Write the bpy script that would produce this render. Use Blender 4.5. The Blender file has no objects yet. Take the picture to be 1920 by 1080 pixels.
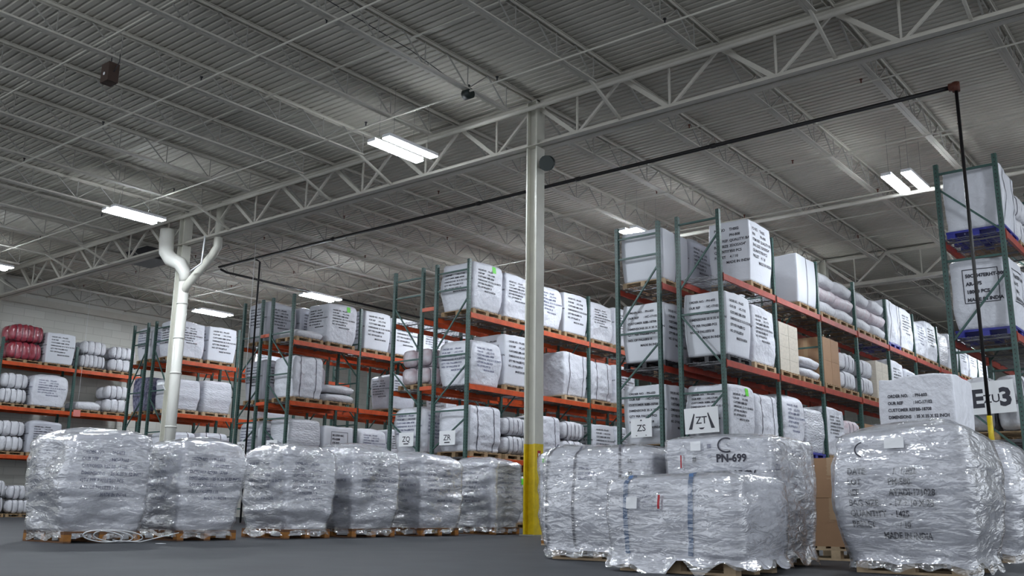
import bpy, math, random
from math import sin, cos, pi, radians, sqrt
from mathutils import Vector, Matrix, noise

sc = bpy.context.scene
COL = sc.collection
H = 0.48                                   # eye height of the low camera

# ------------------------------------------------------------------ camera
def make_camera():
    P, Y, R = radians(13.157), radians(38.70), radians(.725)
    f = Vector((-sin(Y)*cos(P), cos(Y)*cos(P), sin(P)))
    r = Vector((cos(Y), sin(Y), 0)); u = r.cross(f)
    r, u = r*cos(R)+u*sin(R), -r*sin(R)+u*cos(R)
    cd = bpy.data.cameras.new('camera'); cd.sensor_width = 36; cd.lens = 1777.5/1920*36
    cd.clip_end = 300
    c = bpy.data.objects.new('camera', cd); COL.objects.link(c)
    m = Matrix((r, u, -f)).transposed().to_4x4(); m.translation = (0, 0, H)
    c.matrix_world = m
    sc.camera = c
make_camera()

# ------------------------------------------------------------------ world, exposure
w = bpy.data.worlds.new('world'); sc.world = w; w.use_nodes = True
w.node_tree.nodes['Background'].inputs[0].default_value = (.86, .92, 1, 1)
w.node_tree.nodes['Background'].inputs[1].default_value = .42
sc.view_settings.view_transform = 'Standard'; sc.view_settings.look = 'None'
sc.view_settings.gamma = 1; sc.view_settings.use_curve_mapping = False
sc.view_settings.exposure = 1.62
LAMP = 50.0                                # strength of the fluorescent tubes' lenses
cy = sc.cycles
cy.max_bounces = 5; cy.diffuse_bounces = 3; cy.glossy_bounces = 2; cy.transparent_max_bounces = 8
cy.transmission_bounces = 2; cy.sample_clamp_indirect = 4; cy.use_denoising = True
cy.caustics_reflective = False; cy.caustics_refractive = False

# ------------------------------------------------------------------ helpers
ORD = ['first', 'second', 'third', 'fourth', 'fifth', 'sixth', 'seventh', 'eighth', 'ninth', 'tenth',
       'eleventh', 'twelfth', 'thirteenth', 'fourteenth', 'fifteenth', 'sixteenth', 'seventeenth', 'eighteenth', 'nineteenth', 'twentieth']

def tag(o, label=None, cat=None, group=None, kind=None):
    if label: o['label'] = label
    if cat: o['category'] = cat
    if group: o['group'] = group
    if kind: o['kind'] = kind
    return o

def link(name, me, parent=None, loc=(0, 0, 0), rz=0):
    o = bpy.data.objects.new(name, me); COL.objects.link(o)
    o.location = loc; o.rotation_euler = (0, 0, rz)
    if parent: o.parent = parent
    return o

def empty(name, loc=(0, 0, 0), rz=0):
    o = link(name, None, None, loc, rz); o.empty_display_size = .2
    return o

KIDS = {}
def add(parent, child):
    child.parent = parent; KIDS.setdefault(parent.name, []).append(child)
    return child

def copy_tree(o, parent=None):
    c = o.copy(); COL.objects.link(c); c.parent = parent
    for ch in KIDS.get(o.name, []):
        KIDS.setdefault(c.name, []).append(copy_tree(ch, c))
    return c

class MB:
    def __init__(s): s.v = []; s.f = []; s.sm = []
    def box(s, x0, x1, y0, y1, z0, z1):
        n = len(s.v)
        s.v += [(x0,y0,z0),(x1,y0,z0),(x1,y1,z0),(x0,y1,z0),(x0,y0,z1),(x1,y0,z1),(x1,y1,z1),(x0,y1,z1)]
        for q in ((3,2,1,0),(4,5,6,7),(0,1,5,4),(1,2,6,5),(2,3,7,6),(3,0,4,7)):
            s.f.append(tuple(n+i for i in q)); s.sm.append(False)
        return s
    def bar(s, a, b, wd, ht=None, up=(0, 0, 1)):
        ht = ht or wd
        a = Vector(a); b = Vector(b); d = (b-a).normalized(); up = Vector(up)
        if abs(d.dot(up)) > .99: up = Vector((0, 1, 0))
        x = d.cross(up).normalized(); y = x.cross(d)
        n = len(s.v)
        for p in (a, b):
            for i, j in ((-1,-1),(1,-1),(1,1),(-1,1)): s.v.append(tuple(p+x*(i*wd/2)+y*(j*ht/2)))
        for q in ((0,1,2,3),(7,6,5,4),(0,4,5,1),(1,5,6,2),(2,6,7,3),(3,7,4,0)):
            s.f.append(tuple(n+i for i in q)); s.sm.append(False)
        return s
    def tube(s, pts, r, seg=8, caps=True):
        pts = [Vector(p) for p in pts]; n0 = len(s.v); ref = None
        rs = r if isinstance(r, (list, tuple)) else [r]*len(pts)
        for i, p in enumerate(pts):
            d = (pts[min(i+1, len(pts)-1)]-pts[max(i-1, 0)]).normalized()
            if ref is None: ref = Vector((0, 0, 1)) if abs(d.z) < .9 else Vector((1, 0, 0))
            x = d.cross(ref).normalized(); y = x.cross(d).normalized(); ref = y
            for k in range(seg):
                a = 2*pi*k/seg; s.v.append(tuple(p+x*cos(a)*rs[i]+y*sin(a)*rs[i]))
        for i in range(len(pts)-1):
            for k in range(seg):
                a = n0+i*seg+k; b = n0+i*seg+(k+1) % seg
                s.f.append((a, b, b+seg, a+seg)); s.sm.append(True)
        if caps:
            s.f.append(tuple(n0+k for k in range(seg))[::-1]); s.sm.append(False)
            m = n0+(len(pts)-1)*seg; s.f.append(tuple(m+k for k in range(seg))); s.sm.append(False)
        return s
    def mesh(s, name, mat):
        me = bpy.data.meshes.new(name); me.from_pydata(s.v, [], s.f)
        me.polygons.foreach_set('use_smooth', s.sm); me.materials.append(mat); me.update()
        return me
    def build(s, name, mat, parent=None, loc=(0, 0, 0)):
        o = link(name, s.mesh(name, mat), None, loc)
        if parent: add(parent, o)
        return o

# ------------------------------------------------------------------ materials
def mat(name, col, rough=.5, metal=0, noise_amt=0, nscale=5, bump=0, bscale=30, coat=0, aniso=None, col2=None, spec=.5, bdist=.02, sheen=0):
    m = bpy.data.materials.new(name); m.use_nodes = True; nt = m.node_tree; n = nt.nodes; L = nt.links
    b = n['Principled BSDF']; b.inputs['Base Color'].default_value = (*col, 1)
    b.inputs['Roughness'].default_value = rough; b.inputs['Metallic'].default_value = metal
    b.inputs['Specular IOR Level'].default_value = spec
    if coat: b.inputs['Coat Weight'].default_value = coat; b.inputs['Coat Roughness'].default_value = .12
    if noise_amt or bump:
        tc = n.new('ShaderNodeTexCoord'); mp = n.new('ShaderNodeMapping')
        L.new(tc.outputs['Object'], mp.inputs[0])
        if aniso: mp.inputs['Scale'].default_value = aniso
    if noise_amt:
        t = n.new('ShaderNodeTexNoise'); t.inputs['Scale'].default_value = nscale; t.inputs['Detail'].default_value = 6
        t.inputs['Roughness'].default_value = .65
        L.new(mp.outputs[0], t.inputs['Vector'])
        mx = n.new('ShaderNodeMix'); mx.data_type = 'RGBA'
        mx.inputs[6].default_value = (*col, 1)
        c2 = col2 or tuple(c*(1-noise_amt) for c in col)
        mx.inputs[7].default_value = (*c2, 1)
        rp = n.new('ShaderNodeMapRange'); rp.inputs[1].default_value = .38; rp.inputs[2].default_value = .66
        L.new(t.outputs['Fac'], rp.inputs[0]); L.new(rp.outputs[0], mx.inputs[0]); L.new(mx.outputs[2], b.inputs['Base Color'])
    if bump:
        t = n.new('ShaderNodeTexNoise'); t.inputs['Scale'].default_value = bscale; t.inputs['Detail'].default_value = 4
        L.new(mp.outputs[0], t.inputs['Vector'])
        bp = n.new('ShaderNodeBump'); bp.inputs['Strength'].default_value = bump; bp.inputs['Distance'].default_value = bdist
        L.new(t.outputs['Fac'], bp.inputs['Height']); L.new(bp.outputs[0], b.inputs['Normal'])
        if coat: L.new(bp.outputs[0], b.inputs['Coat Normal'])
    return m

def film_mat():
    m = bpy.data.materials.new('stretch_film'); m.use_nodes = True; nt = m.node_tree; n = nt.nodes; L = nt.links
    n.remove(n['Principled BSDF'])
    tc = n.new('ShaderNodeTexCoord'); mp = n.new('ShaderNodeMapping'); mp.inputs['Scale'].default_value = (1, 1, 3.2)
    L.new(tc.outputs['Object'], mp.inputs[0])
    t = n.new('ShaderNodeTexNoise'); t.inputs['Scale'].default_value = 4.5; t.inputs['Detail'].default_value = 3.5
    t.inputs['Distortion'].default_value = 1.2
    L.new(mp.outputs[0], t.inputs['Vector'])
    bp = n.new('ShaderNodeBump'); bp.inputs['Strength'].default_value = .55; bp.inputs['Distance'].default_value = .05
    L.new(t.outputs['Fac'], bp.inputs['Height'])
    gl = n.new('ShaderNodeBsdfGlossy'); gl.inputs['Roughness'].default_value = .11; gl.inputs['Color'].default_value = (1, 1, 1, 1)
    L.new(bp.outputs[0], gl.inputs['Normal'])
    df = n.new('ShaderNodeBsdfDiffuse'); df.inputs['Color'].default_value = (.8, .82, .88, 1)
    tr = n.new('ShaderNodeBsdfTransparent'); tr.inputs['Color'].default_value = (.97, .97, .98, 1)
    m1 = n.new('ShaderNodeMixShader'); L.new(tr.outputs[0], m1.inputs[1]); L.new(df.outputs[0], m1.inputs[2])
    rp = n.new('ShaderNodeMapRange'); rp.inputs[1].default_value = .4; rp.inputs[2].default_value = .75
    rp.inputs[3].default_value = .03; rp.inputs[4].default_value = .35
    L.new(t.outputs['Fac'], rp.inputs[0]); L.new(rp.outputs[0], m1.inputs[0])
    fr = n.new('ShaderNodeLayerWeight'); fr.inputs['Blend'].default_value = .35
    L.new(bp.outputs[0], fr.inputs['Normal'])
    mr = n.new('ShaderNodeMapRange'); mr.inputs[3].default_value = .13; mr.inputs[4].default_value = .75
    L.new(fr.outputs['Facing'], mr.inputs[0])
    m2 = n.new('ShaderNodeMixShader'); L.new(mr.outputs[0], m2.inputs[0]); L.new(m1.outputs[0], m2.inputs[1]); L.new(gl.outputs[0], m2.inputs[2])
    L.new(m2.outputs[0], n['Material Output'].inputs[0])
    return m

def emit_mat(name, col, s):
    m = bpy.data.materials.new(name); m.use_nodes = True; n = m.node_tree.nodes
    b = n['Principled BSDF']; b.inputs['Emission Color'].default_value = (*col, 1); b.inputs['Emission Strength'].default_value = s
    b.inputs['Base Color'].default_value = (.8, .8, .8, 1)
    return m

def post_mat():
    # green paint with rows of punched holes up the upright
    m = mat('rack_post_green', (.045, .105, .09), .42, noise_amt=.35, nscale=9)
    nt = m.node_tree; n = nt.nodes; L = nt.links; b = n['Principled BSDF']
    tc = n.new('ShaderNodeTexCoord'); sx = n.new('ShaderNodeSeparateXYZ'); L.new(tc.outputs['Object'], sx.inputs[0])
    md = n.new('ShaderNodeMath'); md.operation = 'PINGPONG'; md.inputs[1].default_value = .038
    L.new(sx.outputs['Z'], md.inputs[0])
    lt = n.new('ShaderNodeMath'); lt.operation = 'LESS_THAN'; lt.inputs[1].default_value = .013; L.new(md.outputs[0], lt.inputs[0])
    px = []
    for ax in ('X', 'Y'):
        ab = n.new('ShaderNodeMath'); ab.operation = 'ABSOLUTE'; L.new(sx.outputs[ax], ab.inputs[0])
        g = n.new('ShaderNodeMath'); g.operation = 'LESS_THAN'; g.inputs[1].default_value = .009 if ax == 'X' else .014
        L.new(ab.outputs[0], g.inputs[0]); px.append(g)
    mxm = n.new('ShaderNodeMath'); mxm.operation = 'MAXIMUM'; L.new(px[0].outputs[0], mxm.inputs[0]); L.new(px[1].outputs[0], mxm.inputs[1])
    mu = n.new('ShaderNodeMath'); mu.operation = 'MULTIPLY'; L.new(lt.outputs[0], mu.inputs[0]); L.new(mxm.outputs[0], mu.inputs[1])
    src = b.inputs['Base Color'].links[0].from_socket
    mx = n.new('ShaderNodeMix'); mx.data_type = 'RGBA'; mx.inputs[7].default_value = (.01, .012, .012, 1)
    L.new(mu.outputs[0], mx.inputs[0]); L.new(src, mx.inputs[6]); L.new(mx.outputs[2], b.inputs['Base Color'])
    return m

def block_mat():
    m = mat('white_block_wall', (.62, .61, .56), .8, bump=.1, bscale=20)
    nt = m.node_tree; n = nt.nodes; L = nt.links; b = n['Principled BSDF']
    tc = n.new('ShaderNodeTexCoord'); sx = n.new('ShaderNodeSeparateXYZ'); L.new(tc.outputs['Object'], sx.inputs[0])
    cb = n.new('ShaderNodeCombineXYZ'); ad = n.new('ShaderNodeMath'); L.new(sx.outputs['X'], ad.inputs[0]); L.new(sx.outputs['Y'], ad.inputs[1])
    L.new(ad.outputs[0], cb.inputs[0]); L.new(sx.outputs['Z'], cb.inputs[1])
    br = n.new('ShaderNodeTexBrick'); L.new(cb.outputs[0], br.inputs['Vector']); br.inputs['Scale'].default_value = 1
    br.inputs['Brick Width'].default_value = .8; br.inputs['Row Height'].default_value = .3; br.inputs['Mortar Size'].default_value = .008
    br.inputs['Color1'].default_value = (.66, .65, .6, 1); br.inputs['Color2'].default_value = (.6, .59, .54, 1); br.inputs['Mortar'].default_value = (.46, .45, .41, 1)
    L.new(br.outputs['Color'], b.inputs['Base Color'])
    return m

M = dict(
    woven=mat('white_woven_polypropylene', (.74, .75, .81), .42, noise_amt=.06, nscale=3, bump=.8, bscale=7, bdist=.045),
    crisp=mat('smooth_white_sheet', (.73, .745, .80), .45, bump=.25, bscale=5, bdist=.03),
    wrapw=mat('wrapped_white_load', (.70, .71, .77), .3, noise_amt=.12, nscale=4, bump=.7, bscale=9, bdist=.04, coat=.6, aniso=(1, 1, 3.5)),
    greyw=mat('grey_white_load', (.55, .56, .62), .42, noise_amt=.1, nscale=3, bump=.45, bscale=9, bdist=.03),
    bale=mat('white_bundle_cloth', (.68, .68, .72), .55, noise_amt=.15, nscale=6, bump=.6, bscale=16, bdist=.03),
    pink=mat('pinkish_bundle_cloth', (.62, .50, .54), .5, noise_amt=.5, nscale=4, col2=(.72, .70, .74), bump=.6, bscale=14, bdist=.03),
    red=mat('red_bundle_cloth', (.26, .015, .03), .35, noise_amt=.5, nscale=4, col2=(.40, .08, .11), bump=.5, bscale=14, bdist=.03, coat=.8),
    navy=mat('dark_blue_wrap', (.05, .055, .13), .3, noise_amt=.6, nscale=9, col2=(.3, .3, .4), bump=.6, bscale=10, coat=.5),
    cream=mat('cream_bundle', (.62, .56, .47), .5, noise_amt=.15, nscale=4, bump=.3, bscale=12),
    card=mat('brown_cardboard', (.38, .22, .12), .65, noise_amt=.1, nscale=3),
    cardw=mat('wrapped_pale_cardboard', (.55, .45, .34), .4, noise_amt=.2, nscale=5, coat=.4),
    tape=mat('clear_tape', (.45, .30, .18), .25),
    ink=mat('black_print', (.035, .035, .05), .6),
    inkb=mat('faded_blue_print', (.16, .17, .27), .6),
    film=film_mat(),
    wood=mat('pallet_wood', (.42, .28, .15), .75, noise_amt=.4, nscale=7, aniso=(1, 1, 4)),
    wood2=mat('pale_pallet_wood', (.58, .43, .27), .75, noise_amt=.25, nscale=7),
    wood3=mat('dark_pallet_wood', (.17, .075, .03), .75, noise_amt=.4, nscale=7),
    blockw=mat('orange_wood_block', (.36, .15, .03), .75, noise_amt=.3, nscale=9),
    blue=mat('blue_plastic', (.02, .025, .28), .4),
    black=mat('black_plastic', (.02, .02, .025), .45),
    green=post_mat(), brace=mat('rack_brace_green', (.045, .11, .095), .45, noise_amt=.3, nscale=9),
    navypost=mat('rack_post_navy', (.02, .025, .09), .45),
    orange=mat('beam_orange', (.62, .085, .018), .42, noise_amt=.3, nscale=6),
    redb=mat('beam_red', (.40, .045, .022), .45, noise_amt=.3, nscale=6),
    wire=mat('galvanised_wire', (.20, .20, .21), .45, metal=.6),
    deckp=mat('roof_deck_paint', (.60, .57, .50), .7, noise_amt=.12, nscale=.8),
    steel=mat('white_painted_steel', (.60, .575, .51), .55, noise_amt=.12, nscale=2),
    webshade=mat('shade_grey_web_rod', (.34, .33, .30), .6),  # white joist webs coloured darker grey, shade put into the colour
    steeld=mat('dark_grey_steel', (.30, .30, .28), .6, noise_amt=.2, nscale=2),  # darker grey steel for base plates and light hangers
    pipew=mat('white_pipe_paint', (.72, .71, .66), .35),
    column=mat('cream_column_paint', (.60, .59, .52), .38, noise_amt=.1, nscale=2),
    yellow=mat('yellow_paint', (.72, .52, .01), .45, noise_amt=.25, nscale=6),
    blackpipe=mat('black_pipe', (.012, .011, .012), .4),
    rust=mat('rust_fitting', (.12, .035, .02), .6),
    floor=mat('concrete_floor', (.036, .039, .045), .6, spec=.3, noise_amt=.3, nscale=1.3, bump=.06, bscale=40),
    wall=block_mat(), paper=mat('white_paper', (.85, .86, .88), .5), redp=mat('red_print', (.4, .02, .03), .5),
    lime=mat('lime_sticker', (.15, .75, .05), .5), strapd=mat('dark_strap', (.10, .10, .13), .5),
    strapb=mat('blue_strap', (.06, .14, .30), .45), cord=mat('white_cord', (.75, .76, .78), .5),
    greenlamp=mat('dark_green_metal', (.012, .02, .018), .45), brown=mat('brown_speaker', (.05, .028, .02), .6),
    tubel=emit_mat('lit_lens', (.86, .93, 1.0), LAMP),
)

# ------------------------------------------------------------------ room shell
XL, XR, YF, YB, ZD = -37.0, 15.0, -8.0, 62.0, 8.98
def shell():
    tag(MB().box(XL-.3, XR, YF, YB+.3, -.2, 0).build('floor', M['floor']), 'dark grey concrete warehouse floor', kind='structure')
    # corrugated roof deck, ribs running across the joists
    b = MB(); p = .16; y = YF; pts = []
    while y < YB:
        pts += [(y, 0), (y+.09, 0), (y+.102, .024), (y+.148, .024)]; y += p
    n = len(pts)
    for x in (XL, XR):
        b.v += [(x, yy, ZD+zz) for yy, zz in pts]
    for i in range(n-1):
        b.f.append((i, i+1, n+i+1, n+i)); b.sm.append(False)
    b.box(XL-.3, XR, YF, YB+.3, ZD+.1, ZD+.2)
    tag(b.build('ceiling', M['deckp']), 'white corrugated steel roof deck', kind='structure')
    tag(MB().box(XL-.3, XL, YF, YB, 0, ZD+.1).build('wall_left', M['wall']), 'white painted block wall', kind='structure')
    tag(MB().box(XL-.3, XR, YB, YB+.3, 0, ZD+.1).build('wall_back', M['wall']), 'white painted block wall at the far end', kind='structure')
    b = MB(); b.box(XL, XL+.18, YF, YB, 7.95, 8.2); tag(b.build('trim_1', M['steel']), 'white ledger along the top of the block wall', kind='structure')
shell()

# ------------------------------------------------------------------ steel roof frame
PX, CX0 = 2.13, -11.35            # joist spacing, tall column
GY = [-1.4, 14.9, 31.2, 47.5]
ZT_, ZB_ = 8.92, 7.86            # girder chords
JT, JB = 8.95, 8.38               # joist chords
def side(k):
    if k == 0: return 'at the yellow-footed column'
    if k > 0: return f'{ORD[k-1]} right of the yellow-footed column'
    if k == -6: return 'at the downspout pillar'
    if k < -6: return f'{ORD[-k-7]} left of the downspout pillar'
    return f'{ORD[-k-1]} left of the yellow-footed column'

def joist_proto():
    L = 16.3; root = empty('roof_joist')
    b = MB()
    for dx in (-.045, .045):
        b.box(dx-.03, dx+.03, .05, L-.05, JT-.012, JT); b.box(dx-.006, dx+.006, .05, L-.05, JT-.06, JT)
    b.build('top_chord', M['steel'], root)
    b = MB(); e = 1.0
    for dx in (-.04, .04):
        b.box(dx-.036, dx+.036, e, L-e, JB, JB+.014); b.box(dx-.006, dx+.006, e, L-e, JB, JB+.05)
    b.build('bottom_chord', M['steel'], root)
    b = MB(); n = 12; st = (L-2*e)/n
    for i in range(n):
        y0 = e+i*st
        b.bar((0, y0, JB+.03), (0, y0+st/2, JT-.04), .021); b.bar((0, y0+st/2, JT-.04), (0, y0+st, JB+.03), .021)
        b.bar((0, y0+st, JB+.03), (0, y0+st, JT-.04), .015)
    b.bar((0, .1, JT-.04), (0, e, JB+.03), .03); b.bar((0, L-.1, JT-.04), (0, L-e, JB+.03), .03)
    b.build('web', M['webshade'], root)
    return root
jp = joist_proto()
first = True
BAYN = ['before the near girder', 'behind the near girder', 'beyond the second girder']
for bi in range(3):
    for k in range(-12, 12 if bi == 0 else 9):
        X = CX0+k*PX
        if X > XR-1: continue
        if bi == 0 and k > 4: continue
        if bi == 2 and k < -9: continue
        o = jp if first else copy_tree(jp); first = False
        o.location = (X, GY[bi], 0)
        tag(o, f'white roof joist {BAYN[bi]}, {side(k)}', 'roof joist', 'parallel roof joists')

# bottom-chord extension struts, jogging down to the girder at the column lines
st = MB().bar((0, -1.15, JB+.03), (0, 0, ZB_+.08), .05, .05).mesh('joist_strut', M['steel'])
for gi, nm in ((1, 'near'), (2, 'second')):
    for k in range(-12, 9):
        X = CX0+k*PX
        if k % 6 == 0: continue
        if (k*7+gi) % 3 == 0: continue
        o = link('chord_strut', st, None, (X, GY[gi], 0))
        tag(o, f'short white strut at the {nm} girder, {side(k)}', 'strut', 'struts between joists and girders')

def girder(y, nm, x0, x1):
    root = empty('joist_girder', (0, y, 0))
    tag(root, f'white truss girder, the {nm} one from the camera, on tall columns', 'girder', 'truss girders under the roof joists')
    b = MB()
    for s in (-1, 1):
        b.box(x0, x1, s*.07-.05, s*.07+.05, ZT_-.02, ZT_-.005); b.box(x0, x1, s*.025-.008, s*.025+.008, ZT_-.11, ZT_-.005)
    b.build('top_chord', M['steel'], root)
    b = MB()
    for s in (-1, 1):
        b.box(x0, x1, s*.11-.085, s*.11+.085, ZB_, ZB_+.02); b.box(x0, x1, s*.03-.009, s*.03+.009, ZB_, ZB_+.14)
    b.build('bottom_chord', M['steel'], root)
    dg1 = MB().bar((0, 0, ZT_-.08), (PX/2, 0, ZB_+.07), .085, .085).mesh('diagonal', M['steel'])
    dg2 = MB().bar((PX/2, 0, ZB_+.07), (PX, 0, ZT_-.08), .05, .05).mesh('diagonal', M['steel'])
    vt = MB().bar((PX/2, 0, ZB_+.07), (PX/2, 0, ZT_-.08), .035, .035).mesh('vertical', M['steel'])
    k = 0
    while CX0+k*PX > x0: k -= 1
    X = CX0+(k+1)*PX
    while X+PX < x1:
        add(root, link('diagonal', dg1, None, (X, 0, 0))); add(root, link('diagonal', dg2, None, (X, 0, 0))); add(root, link('vertical', vt, None, (X, 0, 0)))
        X += PX
for y, nm in zip(GY, ('overhead', 'nearest visible', 'second visible', 'farthest')):
    if nm == 'overhead': continue
    girder(y, nm, XL+.45, XR)

# W-shape columns
def column(x, y, label, yellow, s=.27, z1=8.9, name='steel_column'):
    root = empty(name, (x, y, 0)); tag(root, label, 'column')
    b = MB()
    zb = 1.73 if yellow else .02
    def prof(b, z0, z1, e=0):
        h = s/2+e
        b.box(-h, -h+.03+e, -h, h, z0, z1); b.box(h-.03-e, h, -h, h, z0, z1); b.box(-h+.02, h-.02, -.03-e, .03+e, z0, z1)
    prof(b, zb, z1); b.box(-s/2, s/2, -s/2-.02, s/2+.02, z1-.03, z1)
    b.build('shaft', M['column'], root)
    if yellow:
        b = MB(); prof(b, .02, 1.73, .002); tag(b.build('painted_foot', M['yellow'], root), 'yellow painted foot of the column')
    MB().box(-s*.7, s*.7, -s*.7, s*.7, 0, .02).build('base_plate', M['steeld'], root)
    return root
col1 = column(CX0, 14.9, 'tall cream steel column with a yellow painted foot, beside the floor pallets', True)
col2 = column(CX0-6*PX-.12, 14.9, 'tall cream steel column carrying the white downspout, behind the floor pallets', False)
column(CX0, 31.2, 'distant cream column seen above the right-hand rack, under the second girder', False)
column(CX0-6*PX, 31.2, 'distant cream column behind the left racks, under the second girder', False)
p = MB().box(XL+.0, XL+.42, 14.65, 15.15, 0, 8.9).build('wall_pilaster', M['column']); tag(p, 'cream pilaster on the block wall at the left edge of the photo', 'pilaster')
# fire-point sticker on the yellow foot
b = MB().box(.137, .140, -.05, .05, 1.28, 1.60); s_ = b.build('sticker', M['redp'], col1); s_['label'] = 'red sticker with a white arrow'
MB().box(.1402, .142, -.014, .014, 1.33, 1.5).box(.1402, .142, -.03, .03, 1.49, 1.55).build('arrow_mark', M['paper'], s_)

# white downspout on column 2
def downspout():
    x, y = col2.location.x+.30, 14.82
    root = empty('downspout', (x, y, 0)); tag(root, 'white rainwater downspout clamped to the pillar, branching near the roof', 'downspout')
    MB().tube([(0, 0, 0), (0, 0, 7.05)], .145, 16).build('pipe', M['pipew'], root)
    MB().tube([(0, 0, 6.75), (.02, -.02, 7.0), (-.12, -.12, 7.28), (-.36, -.3, 7.42), (-.50, -.36, 7.62), (-.52, -.38, 8.0), (-.52, -.38, 8.3)],
              [.15, .17, .2, .21, .21, .21, .20], 16).build('elbow', M['pipew'], root)
    MB().tube([(0, 0, 6.4), (.15, 0, 6.62), (1.10, .1, 7.35), (1.32, .12, 7.6), (1.35, .12, 8.9)], .12, 14).build('branch_pipe', M['column'], root)
    for z in (2.6, 4.1, 5.1, 6.1):
        MB().tube([(0, 0, z-.02), (0, 0, z+.02)], .16, 16).build('clamp', M['pipew'], root)
downspout()
root = tag(empty('security_camera', (col2.location.x, 14.72, 3.78)), 'small white security camera fixed to the downspout pillar', 'camera')
MB().box(-.26, -.02, -.10, -.03, 0, .07).build('body', M['paper'], root); MB().bar((-.05, -.06, 0), (-.02, .02, -.14), .02).build('bracket', M['paper'], root)
# white bent conduit near the downspout
o = MB().tube([(col2.location.x+1.48, 14.6, 7.86), (col2.location.x+1.42, 14.6, 7.08), (col2.location.x+.9, 14.6, 6.92)], .022, 8).build('conduit', M['paper'])
tag(o, 'thin white conduit bent down beside the downspout branch', 'conduit')

# ------------------------------------------------------------------ pipes, bridging, sprinkler lines
def sprinkler(y, z, x0, x1, r, label, heads, m='steel', hm='rust'):
    root = empty('sprinkler_pipe', (0, y, z)); tag(root, label, 'sprinkler pipe', 'sprinkler pipes')
    MB().tube([(x0, 0, 0), (x1, 0, 0)], r, 8).build('pipe', M[m], root)
    hm_ = MB().tube([(0, 0, r), (0, 0, r+.07)], .014, 6).tube([(0, 0, r+.07), (0, 0, r+.085)], .03, 8).mesh('sprinkler_head', M[hm])
    for x in heads: add(root, link('sprinkler_head', hm_, None, (x, 0, 0)))
for i, y in enumerate((5.6, 9.3, 12.7, 16.9, 20.2, 23.4, 27.2, 34.5, 38.2)):
    sprinkler(y, 8.34, XL+.1, 14, .020 if i % 3 else .016, f'thin white sprinkler pipe under the joists, {ORD[i]} line from the camera',
              [-34+3.6*j+(i % 3)*.9 for j in range(12)], hm='rust' if i > 2 else 'black')
sprinkler(14.55, 8.62, XL+.1, 14, .05, 'thick white main pipe running along the nearest girder', [])
sprinkler(22.4, 7.86, -12.5, 14, .05, 'thick white main pipe crossing above the right-hand rack', [])
br = MB().bar((XL+.1, 0, 0), (XR-1, 0, 0), .03).mesh('bridging_bar', M['steel'])
for i, (y, z) in enumerate(((2.6, JB+.05), (3.4, JT-.08), (7.4, JB+.05), (11.2, JT-.08), (18.5, JB+.05), (21.8, JT-.08), (25.3, JB+.05), (28.5, JT-.08), (36, JB+.05), (42, JB+.05))):
    o = link('bridging_bar', br, None, (0, y, z)); tag(o, f'thin white bridging bar across the joists, {ORD[i]} one from the camera', 'bridging bar', 'bridging bars across the joists')

def blackpipes():
    y, z = 17.55, 8.12
    root = empty('black_supply_pipe', (0, y, z)); tag(root, 'long black pipe crossing the hall in front of the rack ends, below the roof', 'pipe')
    MB().tube([(-26.4, 0, 0), (-3.78, 0, 0)], .042, 10).build('pipe', M['blackpipe'], root)
    MB().tube([(-3.84, 0, 0), (-3.70, 0, 0)], .075, 10).tube([(-3.72, 0, .07), (-3.72, 0, -.10)], .07, 10).build('elbow', M['rust'], root)
    cp = MB().tube([(-.06, 0, 0), (.06, 0, 0)], .056, 10).mesh('coupling', M['blackpipe'])
    for x in (-20.8, -15.2, -12.1, -8.6): add(root, link('coupling', cp, None, (x, 0, 0)))
    root = empty('drop_pipe', (-3.72, y, 0)); tag(root, 'black vertical drop pipe with yellow lower end, in front of the ZU rack', 'pipe')
    MB().tube([(0, 0, 1.9), (0, 0, z-.09)], .03, 10).build('pipe', M['blackpipe'], root)
    MB().tube([(0, 0, 1.42), (0, 0, 2.12)], .044, 10).box(-.16, .16, -.02, .02, 1.62, 1.67).build('yellow_end', M['yellow'], root)
    MB().tube([(0, 0, 0), (0, 0, 1.42)], .05, 10).build('foot_pipe', M['black'], root)
    o = MB().tube([(-24.5, y+.2, 0), (-24.5, y+.2, 8.05), (-24.5, y+.02, 8.1)], .03, 8).build('drop_pipe', M['blackpipe']); tag(o, 'thin black vertical drop pipe in front of the ZO rack', 'pipe')
    o = MB().tube([(-26.4, y+.06, 8.06), (-26.4, y+.3, 8.0), (-26.4, 44, 8.0)], .04, 8).build('black_branch_pipe', M['blackpipe'])
    tag(o, 'black branch pipe running back above the ZO and ZP racks', 'pipe')
blackpipes()

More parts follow.
